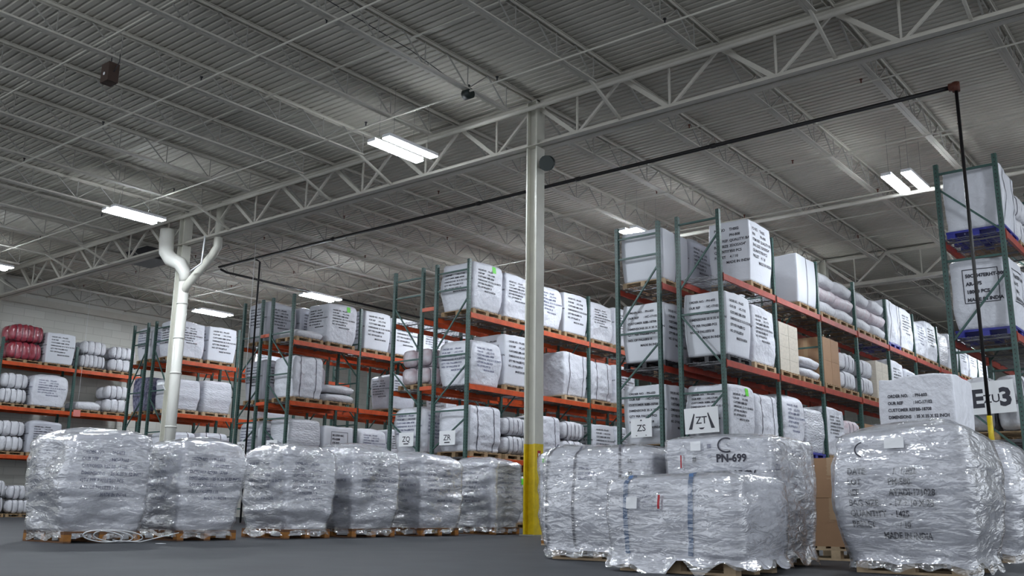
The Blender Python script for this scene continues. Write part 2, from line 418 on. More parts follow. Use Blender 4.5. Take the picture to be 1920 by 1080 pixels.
# ------------------------------------------------------------------ fluorescent fixtures
def fixture_proto():
    root = empty('strip_light')
    MB().box(-.11, .11, -.72, .72, .03, .10).build('housing', M['paper'], root)
    b = MB(); n = 8
    MB().box(-.105, .105, -.71, .71, .012, .03).build('lens', M['tubel'], root)
    MB().tube([(0, -.5, .1), (0, -.5, 1.2)], .005, 4).build('hanger', M['steeld'], root)
    MB().tube([(0, .5, .1), (0, .5, 1.2)], .005, 4).build('hanger', M['steeld'], root)
    return root
fp = fixture_proto(); first = True
LIGHTS = [(-13.55, 13.2, 'over the floor pallets left of the yellow-footed column'), (-22.5, 12.3, 'near the downspout elbow'),
          (-5.8, 21.5, 'high beside the top of the ZU rack'), (-12.84, 21.65, 'just above the ZS rack top'),
          (-26.2, 21.7, 'above the ZP rack top'), (-31.9, 21.1, 'above the leftmost racks'), (-31.2, 12.3, 'at the left edge of the photo'),
          (-20.0, 24.0, None), (-13.0, 30.0, None), (-5.8, 31.0, None),(2.2,13.0,None),(1.8, 22, None), (-26.2, 31, None),
          (-22.0, 3.6, None), (-13.5, 4.2, None), (-4.8, 4.2, None), (3.5, 11.5, None), (-7.0, 40, None), (-33, 3.6, None)]
for i, (x, y, lb) in enumerate(LIGHTS):
    for s in (-1, 1):
        o = fp if first else copy_tree(fp); first = False
        o.location = (x+s*.215, y, 7.80)
        if i == 3: o.location.x = x+s*.18
        w_ = 'left' if s < 0 else 'right'
        if lb: tag(o, f'lit strip light {lb}, {w_} one of two', 'strip light', 'hanging strip lights')
        else: tag(o, f'lit strip light, {w_} of the {ORD[i]} pair {"deep in" if y > 20 else "outside the photo frame of"} the hall', 'strip light', 'hanging strip lights')

# ------------------------------------------------------------------ ceiling extras
root = tag(empty('horn_speaker', (-15.61, 7.78, 8.06)), 'small brown box speaker hanging from a joist, upper left of the roof', 'speaker')
b = MB().box(-.13, .13, -.10, .10, -.18, .18); b.build('housing', M['brown'], root)
MB().tube([(0, -.105, -.03), (0, -.112, -.03)], .03, 12).build('dome', M['paper'], root)
MB().tube([(0, 0, .18), (0, 0, .36)], .01, 6).tube([(0.13, 0, 0), (.2, .05, .2), (.1, .1, .4)], .008, 6).build('hanger', M['black'], root)
root = tag(empty('flood_lamp', (CX0+.42, 14.8, 7.42)), 'dark green round lamp on a bracket near the top of the yellow-footed column', 'lamp')
MB().tube([(.02, -.12, -.04), (0, -.02, 0), (-.04, .08, .04), (-.12, .1, .02)], [.16, .155, .09, .04], 16).build('shade', M['greenlamp'], root)
MB().bar((-.28, .1, 0), (-.05, .08, 0), .05).build('bracket', M['greenlamp'], root)
root = tag(empty('cable_reel', (CX0-.02, 12.75, 8.32)), 'dark green cable reel under the joist leading to the yellow-footed column', 'reel')
MB().tube([(-.09, 0, 0), (.09, 0, 0)], .10, 14).build('drum', M['greenlamp'], root)
MB().bar((0, 0, .02), (0, .02, .2), .04).build('bracket', M['greenlamp'], root)
MB().tube([(0, 0, .05), (-.1, -1.5, .35), (-.2, -4, .55)], .008, 5).build('cable', M['black'], root)
o = MB().tube([(-34.2, 17.3, 3.86), (-34.2, 17.3, 8.35)], .006, 5).build('rope', M['cord']); tag(o, 'thin cord hanging from the roof in front of the wall rack', 'cord')
root = tag(empty('hanging_tag', (-34.2, 17.3, 3.6)), 'pale red tag hanging on the cord in front of the wall rack', 'tag')
MB().box(-.01, .01, -.13, .13, 0, .24).build('card', mat('pink_tag', (.75, .25, .22), .5), root); MB().tube([(0, 0, .24), (0, 0, .28)], .01, 5).build('loop', M['black'], root)
o = MB().tube([(-23.6, 16.9, 4.2), (-23.6, 16.9, 8.3)], .008, 5).build('rope', M['cord']); tag(o, 'thin cord hanging from the roof in front of the ZP rack', 'cord')
o = MB().box(XL+.2, XL+1.6, 24.4, 25.4, 8.25, 8.6).build('roof_vent', M['black']); 
o.location = (7.5, -8.6, .1); tag(o, 'dark louvred vent box under the roof, left of the downspout pillar', 'vent')

# ------------------------------------------------------------------ pallet racks
DX_PITCH = 2.76; Y0 = 18.0
LV = [1.76, 3.58, 5.43]
POSTM = {}
def post_mesh(h, m):
    key = (h, m)
    if key not in POSTM:
        b = MB(); b.box(-.04, .04, -.045, -.041, .012, h); b.box(-.04, -.036, -.041, .04, .012, h); b.box(.036, .04, -.041, .04, .012, h)
        b.box(-.07, .07, -.07, .07, 0, .012); POSTM[key] = b.mesh('post', M[m])
    return POSTM[key]
PATA = ([6.58, 6.1, 4.35, 2.92, .4], [(1, 5.85, 4.5), (1, 4.1, 3.1), (1, 2.72, 1.95), (1, 1.7, .5)])
PATB = ([6.58, 6.1, 4.35, 2.92, .4], [(-1, 5.85, 4.5), (-1, 4.1, 3.1), (-1, 2.72, 1.95), (-1, 1.7, .5)])
PATP = ([5.68, 4.4, 3.06, .4], [(-1, 5.6, 4.56), (-1, 4.14, 3.2), (-1, 2.75, 2.0), (-1, 1.7, .5)])
PATO = ([5.68, 4.4, 3.0, .4], [(1, 5.4, 4.58), (1, 4.01, 3.15), (1, 2.79, 2.1), (1, 1.7, .5)])
PATT = ([6.66, 4.62, 2.92, .4], [(1, 6.34, 5.17), (-1, 4.64, 3.47), (1, 2.89, 1.95), (-1, 1.7, .5)])
PATU = ([6.66, 4.98, 3.30, .4], [(-1, 6.37, 5.43), (1, 4.65, 3.5), (-1, 2.43, 1.5), (1, 1.3, .5)])
def rack(x0, x1, bays, pat, label, y0=Y0, levels=LV, beamm='orange', h=6.85, wm='green', deck=True, empty_decks=(), group='green pallet racks in rows', dark_l1=False, maxbays_l1=99):
    w_ = x1-x0; root = empty('pallet_rack', (x0, y0, 0)); tag(root, label, 'pallet rack', group)
    pm = post_mesh(h, wm); hs, ds = pat
    hbar = MB().bar((.04, 0, 0), (w_-.04, 0, 0), .04, .04).mesh('brace', M['brace'])
    fb = []
    for (s, za, zb) in ds:
        xa, xb = (w_-.05, .05) if s > 0 else (.05, w_-.05)
        fb.append(MB().bar((xa, 0, za), (xb, 0, zb), .035, .035).mesh('brace', M['brace']))
    for b_ in range(bays+1):
        fr = empty('upright_frame', (0, b_*DX_PITCH, 0)); add(root, fr)
        for x in (.04, w_-.04): add(fr, link('post', pm, None, (x, 0, 0)))
        if b_ < 4:
            for z in hs: add(fr, link('brace', hbar, None, (0, 0, z)))
            for m_ in fb: add(fr, link('brace', m_))
        else:
            for m_ in fb[:3]: add(fr, link('brace', m_))
    L = DX_PITCH
    def beam_mesh(bm_):
        b = MB(); b.box(-.025, .025, .04, L-.04, -.13, 0); b.box(-.031, .031, .041, .048, -.17, .02); b.box(-.031, .031, L-.048, L-.041, -.17, .02)
        return b.mesh('beam', M[bm_])
    bm1 = beam_mesh(beamm); bmd = beam_mesh('black')
    b = MB(); dw = w_-.06
    for i in range(4):                                 # deck channels, front to back
        yy = .35+i*(L-.7)/3; b.box(.03, w_-.03, yy-.025, yy+.025, -.035, -.012)
    for i in range(9): xx = .05+i*(w_-.10)/8; b.box(xx-.004, xx+.004, .06, L-.06, -.008, 0)
    for i in range(22): yy = .1+i*(L-.2)/21; b.box(.03, w_-.03, yy-.004, yy+.004, -.012, -.005)
    dm = b.mesh('wire_deck', M['wire'])
    for b_ in range(bays):
        for li, z in enumerate(levels):
            mm = bmd if (dark_l1 and li == 0) else bm1
            for x in (.0+.012, w_-.012): add(root, link('beam', mm, None, (x, b_*L, z)))
            if deck: add(root, link('wire_deck', dm, None, (0, b_*L, z)))
    return root

R = dict(ZM=(-32.05, -31.05), ZN=(-30.62, -29.55), ZO=(-25.47, -24.45), ZP=(-24.02, -22.93), ZQ=(-18.6, -17.46),
         ZR=(-17.03, -15.81), ZS=(-11.36, -10.2), ZT=(-9.79, -8.72), ZU=(-4.34, -3.26))
rack(*R['ZM'], 2, PATA, 'green and orange pallet rack, leftmost free-standing row beside the wall aisle')
rack(*R['ZN'], 3, PATB, 'green and orange pallet rack just behind the downspout pillar')
rack(*R['ZO'], 3, PATO, 'green and orange pallet rack carrying the small ZO sign')
rzp = rack(*R['ZP'], 4, PATP, 'green and orange pallet rack carrying the small ZP sign')
rack(*R['ZQ'], 4, PATB, 'green and orange pallet rack carrying the ZQ sign, top shelf empty at the end')
rzr = rack(*R['ZR'], 6, PATA, 'green and orange pallet rack carrying the ZR sign, left of the yellow-footed column')
rack(*R['ZS'], 4, PATA, 'green and red pallet rack carrying the small ZS sign', beamm='redb')
rack(*R['ZT'], 9, PATT, 'long green and red pallet rack carrying the ZT sign', beamm='redb')
rack(*R['ZU'], 2, PATU, 'green and red pallet rack at the right edge carrying the EZU3 sign', beamm='redb', dark_l1=True)
WX = (-36.55, -35.5)
rack(*WX, 3, ([5.9, 5.6, 4.0, .4], []), 'green and orange pallet rack standing against the block wall', y0=12.2, levels=[2.17, 3.88, 5.5], h=6.35)
# orange row spacers tying back-to-back racks
for r_, x0, x1 in ((rzr, -17.46, -17.03), (rzp, -24.45, -24.02)):
    m_ = MB().box(x0-r_.location.x, x1-r_.location.x, -.05, -.01, -.05, .05).mesh('row_spacer', M['orange'])
    for z in (5.66, 3.55): add(r_, link('row_spacer', m_, None, (0, 0, z)))

# ------------------------------------------------------------------ writing
TXT = {}
def text_mesh(s, size, bold=0.0):
    key = (s, size, bold)
    if key in TXT: return TXT[key]
    cu = bpy.data.curves.new('t', 'FONT'); cu.body = s; cu.size = size; cu.resolution_u = 2; cu.offset = bold
    o = bpy.data.objects.new('t', cu)
    me = o.to_mesh()
    v = [tuple(q.co) for q in me.vertices]; f = [tuple(q.vertices) for q in me.polygons]
    o.to_mesh_clear(); bpy.data.objects.remove(o); bpy.data.curves.remove(cu)
    TXT[key] = (v, f)
    return v, f

ORDER = [('ORDER NO.', ': PN-603'), ('OUR REF', ': HC-17102'), ('CUSTOMER REF', ': BB-18708'), ('DIMENSIONS', ': 35 X 35 X 52 INCH'),
         ('QTY PER PALLET', ': 350 PCS'), ('NO. OF PALLETS', ': 1 / 18'), ('', 'MADE IN INDIA')]
PN808 = [('PO NO', 'TH002'), ('P/N', 'PN-808'), ('ITEM REF', 'QUALITY: BAG PL'), ('BAG SIZE', '35X35X54"'), ('QUANTITY', '150 PCS'), ('PALLET', '4 / 10'), ('', 'MADE IN INDIA')]
DATEL = [('DATE', '   /   / 202'), ('LOT', 'PM-580'), ('REF', 'AYADI-171028'), ('BAG SIZE', '- 17 + 10 X 28'), ('QUANTITY', '- 1425'), ('PALLET', '    / 10'), ('', 'MADE IN INDIA')]
TEXTS = dict(order=(ORDER, .062, .09, .37), orderL=(ORDER, .074, .125, .42), pn=(PN808, .095, .128, .42), date=(DATEL, .078, .087, .33))

# ------------------------------------------------------------------ bulk bags
class Bag:
    def __init__(s, w, d, h, r=.07, rt=.06, bulge=.02, taper=.03, dome=.04, style='woven', seed=0, amp=1., off=0., lean=0.):
        s.__dict__.update(locals()); s.o = Vector((seed*7.3, seed*3.1, seed*5.7))
    def disp(s, p):
        q = p+s.o
        if s.style == 'woven':
            a = noise.noise(q*1.6)*.045+noise.noise(q*4)*.016-abs(noise.noise(Vector((q.x*3, q.y*3, q.z*6))))*.02
        elif s.style == 'crisp':
            a = noise.noise(q*1.3)*.018+noise.noise(q*4)*.004
        elif s.style == 'strap':
            a = noise.noise(q*1.6)*.03-abs(noise.noise(Vector((q.x*2, q.y*2, q.z*9))))*.03+noise.noise(q*6)*.012
        else:
            a = noise.noise(q*1.7)*.06+noise.noise(Vector((q.x*1.1, q.y*1.1, q.z*5.5)))*.032-abs(noise.noise(Vector((q.x*2.5, q.y*2.5, q.z*8))))*.022
        return a*s.amp
    def ring(s, sp, hx, hy, r):
        i = int(sp) % 4; f = (sp-int(sp))*2-1
        x, y = ((f*hx, -hy), (hx, f*hy), (-f*hx, hy), (-hx, -f*hy))[i]
        cx = max(-(hx-r), min(hx-r, x)); cy = max(-(hy-r), min(hy-r, y))
        dx, dy = x-cx, y-cy; l = sqrt(dx*dx+dy*dy) or 1
        return cx+dx/l*r, cy+dy/l*r, dx/l, dy/l
    def pt(s, sp, t, off=0.):
        z = t*s.h; ins = 0
        tt = max(0, min(1, t))
        if z > s.h-s.rt: k = min(1, (z-(s.h-s.rt))/s.rt); ins = s.rt*(1-sqrt(max(0, 1-k*k)))
        b = s.bulge*sin(pi*tt)-s.taper*(1-tt)**3
        hx, hy = s.w/2+b-ins-.02, s.d/2+b-ins-.02
        x, y, nx, ny = s.ring(sp, hx, hy, max(.02, s.r-ins*.3))
        dd = s.disp(Vector((x, y, z)))*(1 if t >= 0 else .4)+off+s.off
        if t < 0: dd += -t*.35+.05*noise.noise(Vector((x*6, y*6, s.seed)))*min(1, -t*20)
        zz = z
        if t >= 1: zz = s.h
        return Vector((x+nx*dd+s.lean*tt*.1, y+ny*dd, zz+(s.topz(x, y)*max(0, (t-.8)*5) if t > .8 else 0)))
    def topz(s, x, y):
        q = Vector((x, y, 0))*1.5+s.o
        return noise.noise(q)*.06*s.amp+noise.noise(q*3)*.015*s.amp
    def cap(s, sp, k):
        b = s.pt(sp, 1.)
        x, y = b.x*k, b.y*k
        return Vector((x, y, s.h+s.dome*(1-k*k)**.8+s.topz(x, y)+s.off))
    def mesh(s, name, m, n=14, nt=22, t0=0.):
        v = []; f = []
        sps = []
        for i in range(4):
            for j in range(n): 
                u = j/n; u = .5-.5*cos(pi*u) if True else u
                sps.append(i+u*.65+(j/n)*.35)
        N = len(sps); ts = [t0+(1-t0)*i/(nt) for i in range(nt+1)]
        ts = [t for t in ts if t < 1-s.rt/s.h]+[1-s.rt/s.h*q for q in (1, .7, .4, .2, .08, 0)]
        for t in ts:
            for sp in sps:
                p = s.pt(sp, t)
                if t < 0: p.z += .09*(noise.noise(Vector((p.x*5, p.y*5, s.seed+3))))*(-t*10)
                v.append(tuple(p))
        nr = len(ts)
        for i in range(nr-1):
            for j in range(N): a = i*N+j; b = i*N+(j+1) % N; f.append((a, b, b+N, a+N))
        prev = (nr-1)*N
        for k in (.88, .72, .5, .25):
            st_ = len(v)
            for sp in sps: v.append(tuple(s.cap(sp, k)))
            for j in range(N): f.append((prev+j, prev+(j+1) % N, st_+(j+1) % N, st_+j))
            prev = st_
        c = len(v); v.append(tuple(s.cap(0.5, 0)))
        for j in range(N): f.append((prev+j, prev+(j+1) % N, c))
        if t0 >= 0: f.append(tuple(range(N))[::-1])
        me = bpy.data.meshes.new(name); me.from_pydata(v, [], f); me.materials.append(m)
        me.polygons.foreach_set('use_smooth', [True]*len(f)); me.update()
        return me
    def on_face(s, i, u, z, off):
        """u metres from the face's left edge, z metres up; i 0 front, 1 right, 2 back, 3 left"""
        L = s.w if i % 2 == 0 else s.d
        return s.pt(i+min(.999, max(0.001, u/L)), z/s.h, off)
    def text(s, i, lines, size, lead, colx, x0, z0, m, name='printing', off=.007, bold=.002, sq=1.):
        v = []; f = []
        for k, (a, b) in enumerate(lines):
            for t_, dx in ((a, 0), (b, colx)):
                if not t_.strip(): continue
                vv, ff = text_mesh(t_, size, bold); n0 = len(v)
                for q in vv: v.append(tuple(s.on_face(i, x0+dx*(1 if a else .75)+q[0]*sq, z0-k*lead+q[1], off)))
                f += [tuple(n0+j for j in q) for q in ff]
        me = bpy.data.meshes.new(name); me.from_pydata(v, [], f); me.materials.append(m); me.update()
        return me
    def patch(s, i, u0, u1, z0, z1, m, name, off=.006, n=4):
        v = []; f = []
        for a in range(n+1):
            for b in range(n+1): v.append(tuple(s.on_face(i, u0+(u1-u0)*b/n, z0+(z1-z0)*a/n, off)))
        for a in range(n):
            for b in range(n): k = a*(n+1)+b; f.append((k, k+1, k+n+2, k+n+1))
        me = bpy.data.meshes.new(name); me.from_pydata(v, [], f); me.materials.append(m); me.update()
        return me
    def strap(s, i, u, wd, m, off=.006):
        """a strap up face i at u, over the top and down the opposite face"""
        L = s.w if i % 2 == 0 else s.d
        rows = []
        for e in (-wd/2, wd/2):
            row = [s.on_face(i, u+e, s.h*t, off) for t in [j/24 for j in range(24)]+[.985]]
            a = s.on_face(i, u+e, s.h*.995, off); b = s.on_face((i+2) % 4, L-u-e, s.h*.995, off)
            for j in range(13):
                q = a.lerp(b, j/12); k = max(abs(q.x)/(s.w/2), abs(q.y)/(s.d/2)); k = min(1, k)
                q.z = s.h+s.dome*(1-k*k)**.8+s.topz(q.x, q.y)+off+s.off; row.append(q)
            row += [s.on_face((i+2) % 4, L-u-e, s.h*t, off) for t in (.985, .8, .6, .4, .2, 0)]
            rows.append(row)
        n = len(rows[0]); v = [tuple(p) for p in rows[0]+rows[1]]
        f = [(j, j+1, n+j+1, n+j) for j in range(n-1)]
        me = bpy.data.meshes.new('strap'); me.from_pydata(v, [], f); me.materials.append(m); me.update()
        return me

# protos: name -> (root object, w, d, h); rack bags show text on the front (-Y) and right (+X) faces
PROTO = {}
def make_bag(key, w=1.02, d=1.2, h=1.3, m='woven', style='woven', seed=1, text=None, faces=(0, 1), straps=(), sfaces=1, sticker=False, frame=None, film=False, name='bulk_bag', ink='ink', tz=.80, **kw):
    bag = Bag(w, d, h, style=style, seed=seed, **kw)
    root = link(name, bag.mesh(name, M[m]), None)
    if text:
        lines, size, lead, colx = TEXTS[text]
        for i in faces:
            L = w if i % 2 == 0 else d
            sc_ = min(1, L/1.12)
            add(root, link('printing', bag.text(i, lines, size*sc_, lead, colx*sc_, .14*L, h*tz, M[ink])))
    if frame:
        for i in faces:
            L = w if i % 2 == 0 else d; a, b = .22*L, .80*L; z0, z1 = h*.36, h*.84; t = .014
            me = MB()
            for q in ((a, b, z0, z0+t), (a, b, z1-t, z1), (a, a+t, z0, z1), (b-t, b, z0, z1)):
                n = 6
                for j in range(n):
                    k0 = len(me.v); u0 = q[0]+(q[1]-q[0])*j/n; u1 = q[0]+(q[1]-q[0])*(j+1)/n
                    if q[1]-q[0] < .05:
                        za, zb = q[2]+(q[3]-q[2])*j/n, q[2]+(q[3]-q[2])*(j+1)/n; cs = ((q[0], za), (q[1], za), (q[1], zb), (q[0], zb))
                    else: cs = ((u0, q[2]), (u1, q[2]), (u1, q[3]), (u0, q[3]))
                    for c_ in cs: me.v.append(tuple(bag.on_face(i, c_[0], c_[1], .007)))
                    me.f.append((k0, k0+1, k0+2, k0+3)); me.sm.append(False)
            add(root, link('printed_frame', me.mesh('printed_frame', M['ink'])))
            add(root, link('printing', bag.text(i, [(s_, '') for s_ in frame], .085, (z1-z0)/4.3, 0, a+.05, z1-.15, M['ink'], bold=.004)))
    for u in straps:
        L = w if sfaces % 2 == 0 else d
        add(root, link('strap', bag.strap(sfaces, u*L, .03, M['strapd'])))
    if sticker:
        st_ = link('sticker', bag.patch(1, .62*d, .74*d, h*.82, h*.95, M['lime'], 'sticker')); st_['label'] = 'lime green sticker'; add(root, st_)
    if film:
        fb = Bag(w, d, h, style=style, seed=seed, **{**kw, 'off': .014})
        g = fb.disp; o2 = Vector((3.1*seed, 1.7, 9.2))
        fb.disp = lambda p, g=g, o2=o2: g(p)+abs(noise.noise(Vector((p.x*5, p.y*5, p.z*10))+o2))*.03+abs(noise.noise(p*11+o2))*.008
        fo = link('stretch_film', fb.mesh('stretch_film', M['film'], n=22, nt=36, t0=-.07)); fo['label'] = 'clear crinkled stretch film'; add(root, fo)
    PROTO[key] = (root, w, d, h)
    return root, bag
ASIDE = Vector((0, 0, 0))
make_bag('a', seed=1, text='order', h=1.3)
make_bag('b', seed=2, text='order', h=1.28, bulge=.035, rt=.10, dome=.05, sticker=True)
make_bag('c', seed=3, text='orderL', h=1.3, m='crisp', style='crisp', r=.04, rt=.03, dome=.01, tz=.84)
make_bag('d', seed=4, m='woven', style='strap', h=1.25, straps=(.22, .72), r=.12, rt=.12)
make_bag('e', seed=5, text='order', h=1.15, bulge=.05, rt=.16, r=.14, dome=.06, ink='inkb')
make_bag('big', seed=6, text='pn', h=1.42, d=1.2, m='crisp', style='crisp', r=.03, rt=.02, dome=.0, tz=.86)
make_bag('g', seed=7, m='greyw', text='order', h=1.2, r=.10, rt=.10)
make_bag('w', seed=8, m='wrapw', style='wrap', h=1.15, r=.10, rt=.08, amp=.6, name='wrapped_load')
make_bag('n', seed=9, m='navy', style='wrap', h=1.2, r=.08, rt=.06, amp=.5, name='wrapped_load')
make_bag('frame', seed=10, m='woven', style='woven', h=1.28, rt=.08, frame=['50CM47ERHT-3000', 'AR-175', '18000 PCS', 'MADE IN INDIA'])
make_bag('lab', seed=11, m='crisp', style='crisp', h=1.1, r=.05, rt=.05, frame=['BC-270/14SC', 'PO-2208', '175 PCS', 'PALLET 4'])
make_bag('plain', seed=12, m='woven', style='woven', h=1.3, r=.06, rt=.04, straps=(.2,.8))
make_bag('crate', seed=13, m='crisp', style='crisp', h=1.2, r=.03, rt=.03, straps=(.5,), dome=0)
PROTO_USED = set()
def put(key, x0, x1, y0, y1, z, h, label, cat='bulk bag', group=None, rz=0):
    root, w, d, h0 = PROTO[key]
    o = copy_tree(root) if key in PROTO_USED else root
    PROTO_USED.add(key)
    for i_, c_ in enumerate(KIDS.get(o.name, [])): pass
    o.location = ((x0+x1)/2, (y0+y1)/2, z); o.scale = ((x1-x0)/w, (y1-y0)/d, h/h0); o.rotation_euler = (0, 0, radians(rz))
    tag(o, label, cat, group)
    return o

# ------------------------------------------------------------------ pallets
def pallet_mesh(w, d, m):
    b = MB()
    for i in range(7): x = -d/2+.05+i*(d-.1)/6; b.box(-w/2, w/2, x-.045, x+.045, .118, .14)
    for x in (-w/2+.05, 0, w/2-.05):
        b.box(x-.05, x+.05, -d/2, d/2, .098, .118)
        for y in (-d/2+.06, 0, d/2-.06): b.box(x-.05, x+.05, y-.06, y+.06, .02, .098)
        b.box(x-.05, x+.05, -d/2, d/2, 0, .02)
    return b.mesh('pallet', M[m])
PM = {k: pallet_mesh(1., 1.15, k) for k in ('wood', 'wood2', 'wood3', 'black')}
b = MB(); b.box(-.5, .5, -.575, .575, .10, .14)
for x in (-.42, 0, .42):
    for y in (-.49, 0, .49): b.box(x-.07, x+.07, y-.08, y+.08, 0, .10)
PM['blue'] = b.mesh('pallet', M['blue'])
PN_ = dict(wood='brown wooden pallet', wood2='pale wooden pallet', wood3='dark wooden pallet', blue='blue plastic pallet', black='black plastic pallet')
def rack_pallet(x, y, z, m, label):
    o = link('pallet', PM[m], None, (x, y, z)); tag(o, label, 'pallet', 'pallets on the racks')
    return o

def floor_pallet(x, y, w, d, wm, bm, label):
    root = empty('pallet', (x, y, 0)); tag(root, label, 'pallet', 'pallets on the floor')
    b = MB()
    for i in range(7): q = -w/2+.05+i*(w-.1)/6; b.box(q-.047, q+.047, -d/2, d/2, .12, .14)
    for q in (-d/2+.05, 0, d/2-.05): b.box(-w/2, w/2, q-.05, q+.05, .10, .12)
    b.build('deck', M[wm], root)
    k = MB().box(-.05, .05, -.05, .05, .02, .10).mesh('block', M[bm])
    for qx in (-w/2+.05, 0, w/2-.05):
        for qy in (-d/2+.05, 0, d/2-.05): add(root, link('block', k, None, (qx, qy, 0)))
    b = MB()
    for q in (-d/2+.05, 0, d/2-.05): b.box(-w/2, w/2, q-.05, q+.05, 0, .02)
    b.build('bottom_board', M[wm], root)
    return root

# ------------------------------------------------------------------ bales, cartons, flat packs
def bale_mesh(L, W, Hh, pinch, m, seed, name='bale'):
    v = []; f = []; NU = 8*pinch+1; NV = 20
    for i in range(NU):
        u = i/(NU-1); y = (u-.5)*L
        e = min(1, sqrt(max(0, 1-abs(2*u-1)**5)))
        g = 1-.13*abs(cos(pi*u*pinch))**6
        for j in range(NV):
            a = 2*pi*j/NV; ca, sa = cos(a), sin(a)
            x = math.copysign(abs(ca)**.55, ca)*W/2*e*g; z = math.copysign(abs(sa)**.55, sa)*Hh/2*(e*.9+.1 if e < 1 else 1)*g
            d_ = 1+.10*noise.noise(Vector((x*5+seed, y*7, z*5)))
            v.append((x*d_, y, max(-Hh/2, min(Hh/2, z*d_))+Hh/2))
    for i in range(NU-1):
        for j in range(NV): a = i*NV+j; b = i*NV+(j+1) % NV; f.append((a, a+NV, b+NV, b))
    f.append(tuple(range(NV))); f.append(tuple(range((NU-1)*NV, NU*NV))[::-1])
    me = bpy.data.meshes.new(name); me.from_pydata(v, [], f); me.materials.append(M[m]); me.polygons.foreach_set('use_smooth', [True]*len(f)); me.update()
    return me
BALE = {(m, k): bale_mesh(1.15, .52, .54, p_, m, k*5) for m in ('bale', 'pink', 'red') for k, p_ in enumerate((4, 6, 5))}
def bstrap(L, W, Hh, pinch):
    b = MB()
    for i in range(1, pinch):
        y = (i/pinch-.5)*L; pts = []
        for j in range(21):
            a = 2*pi*j/20; pts.append((math.copysign(abs(cos(a))**.55, cos(a))*(W/2*.90), y, math.copysign(abs(sin(a))**.55, sin(a))*(Hh/2*.90)+Hh/2))
        b.tube(pts, .008, 5, False)
    return b.mesh('strap', M['strapd'])
BSTR = {k: bstrap(1.15, .52, .54, p_) for k, p_ in enumerate((4, 6, 5))}
WORDC = dict(bale='white', pink='pinkish', red='dark red')
def bales(x0, x1, y0, y1, z, where, m='bale', rows=2, hh=.54, seed=0, cols=2, strip=None):
    rnd = random.Random(seed+int(x0*10)+int(y0*10)); W = (x1-x0)/cols
    for r_ in range(rows):
        for c_ in range(cols):
            k = rnd.randrange(3)
            o = link('bale', BALE[(m, k)], None, (x0+W*(c_+.5), (y0+y1)/2, z+r_*hh)); o.scale = (W/.56, (y1-y0)/1.2, hh/.545)
            add(o, link('strap', BSTR[k]))
            pos = ('aisle side' if c_ == cols-1 else 'back side')
            tag(o, f'{WORDC[m]} strapped bale, {"bottom" if r_ == 0 else "top"} {"front" if c_ == cols-1 else "back"} one {where}', 'bale', 'strapped bales on the racks')

CART = MB().box(-.5, .5, -.5, .5, 0, 1)
CM = {m: CART.mesh('carton', M[m]) for m in ('card', 'cardw', 'cream')}
TM = MB().box(-.06, .06, -.503, .503, .02, 1.004).mesh('tape', M['tape'])
def cartons(x0, x1, y0, y1, z, where, m='cream', nz=3, ny=2, h=1.1):
    for k in range(nz):
        for j in range(ny):
            L = (y1-y0)/ny
            o = link('carton', CM[m], None, ((x0+x1)/2, y0+L*(j+.5), z+k*h/nz)); o.scale = (x1-x0-.02, L-.015, h/nz-.004)
            add(o, link('tape', TM))
            tag(o, f'{"brown" if m == "card" else "cream"} carton, {("bottom" if k == 0 else "top" if k == nz-1 else ORD[k])} {"near" if j == 0 else "far"} one, {where}', 'carton', 'cartons stacked on the racks')
FLATM = Bag(1., 1.2, .24, r=.12, rt=.1, bulge=.03, dome=.03, style='woven', seed=31, amp=1.1).mesh('flat_bundle', M['bale'], n=10, nt=5)
FLATP = Bag(1., 1.2, .24, r=.12, rt=.1, bulge=.03, dome=.03, style='strap', seed=33, amp=1.0).mesh('flat_bundle', M['pink'], n=10, nt=5)
def flats(x0, x1, y0, y1, z, where, n=1, h=.28, pink=False):
    for k in range(n):
        o = link('flat_bundle', FLATP if (pink and k % 2) else FLATM, None, ((x0+x1)/2, (y0+y1)/2, z+k*h)); o.scale = (x1-x0, (y1-y0)/1.2, h/.30)
        nm = 'only layer' if n == 1 else f'{ORD[k]} layer'
        tag(o, f'{"pink-edged" if pink else "white"} flat bundle, {nm}, {where}', 'flat bundle', 'flat soft bundles on the racks')

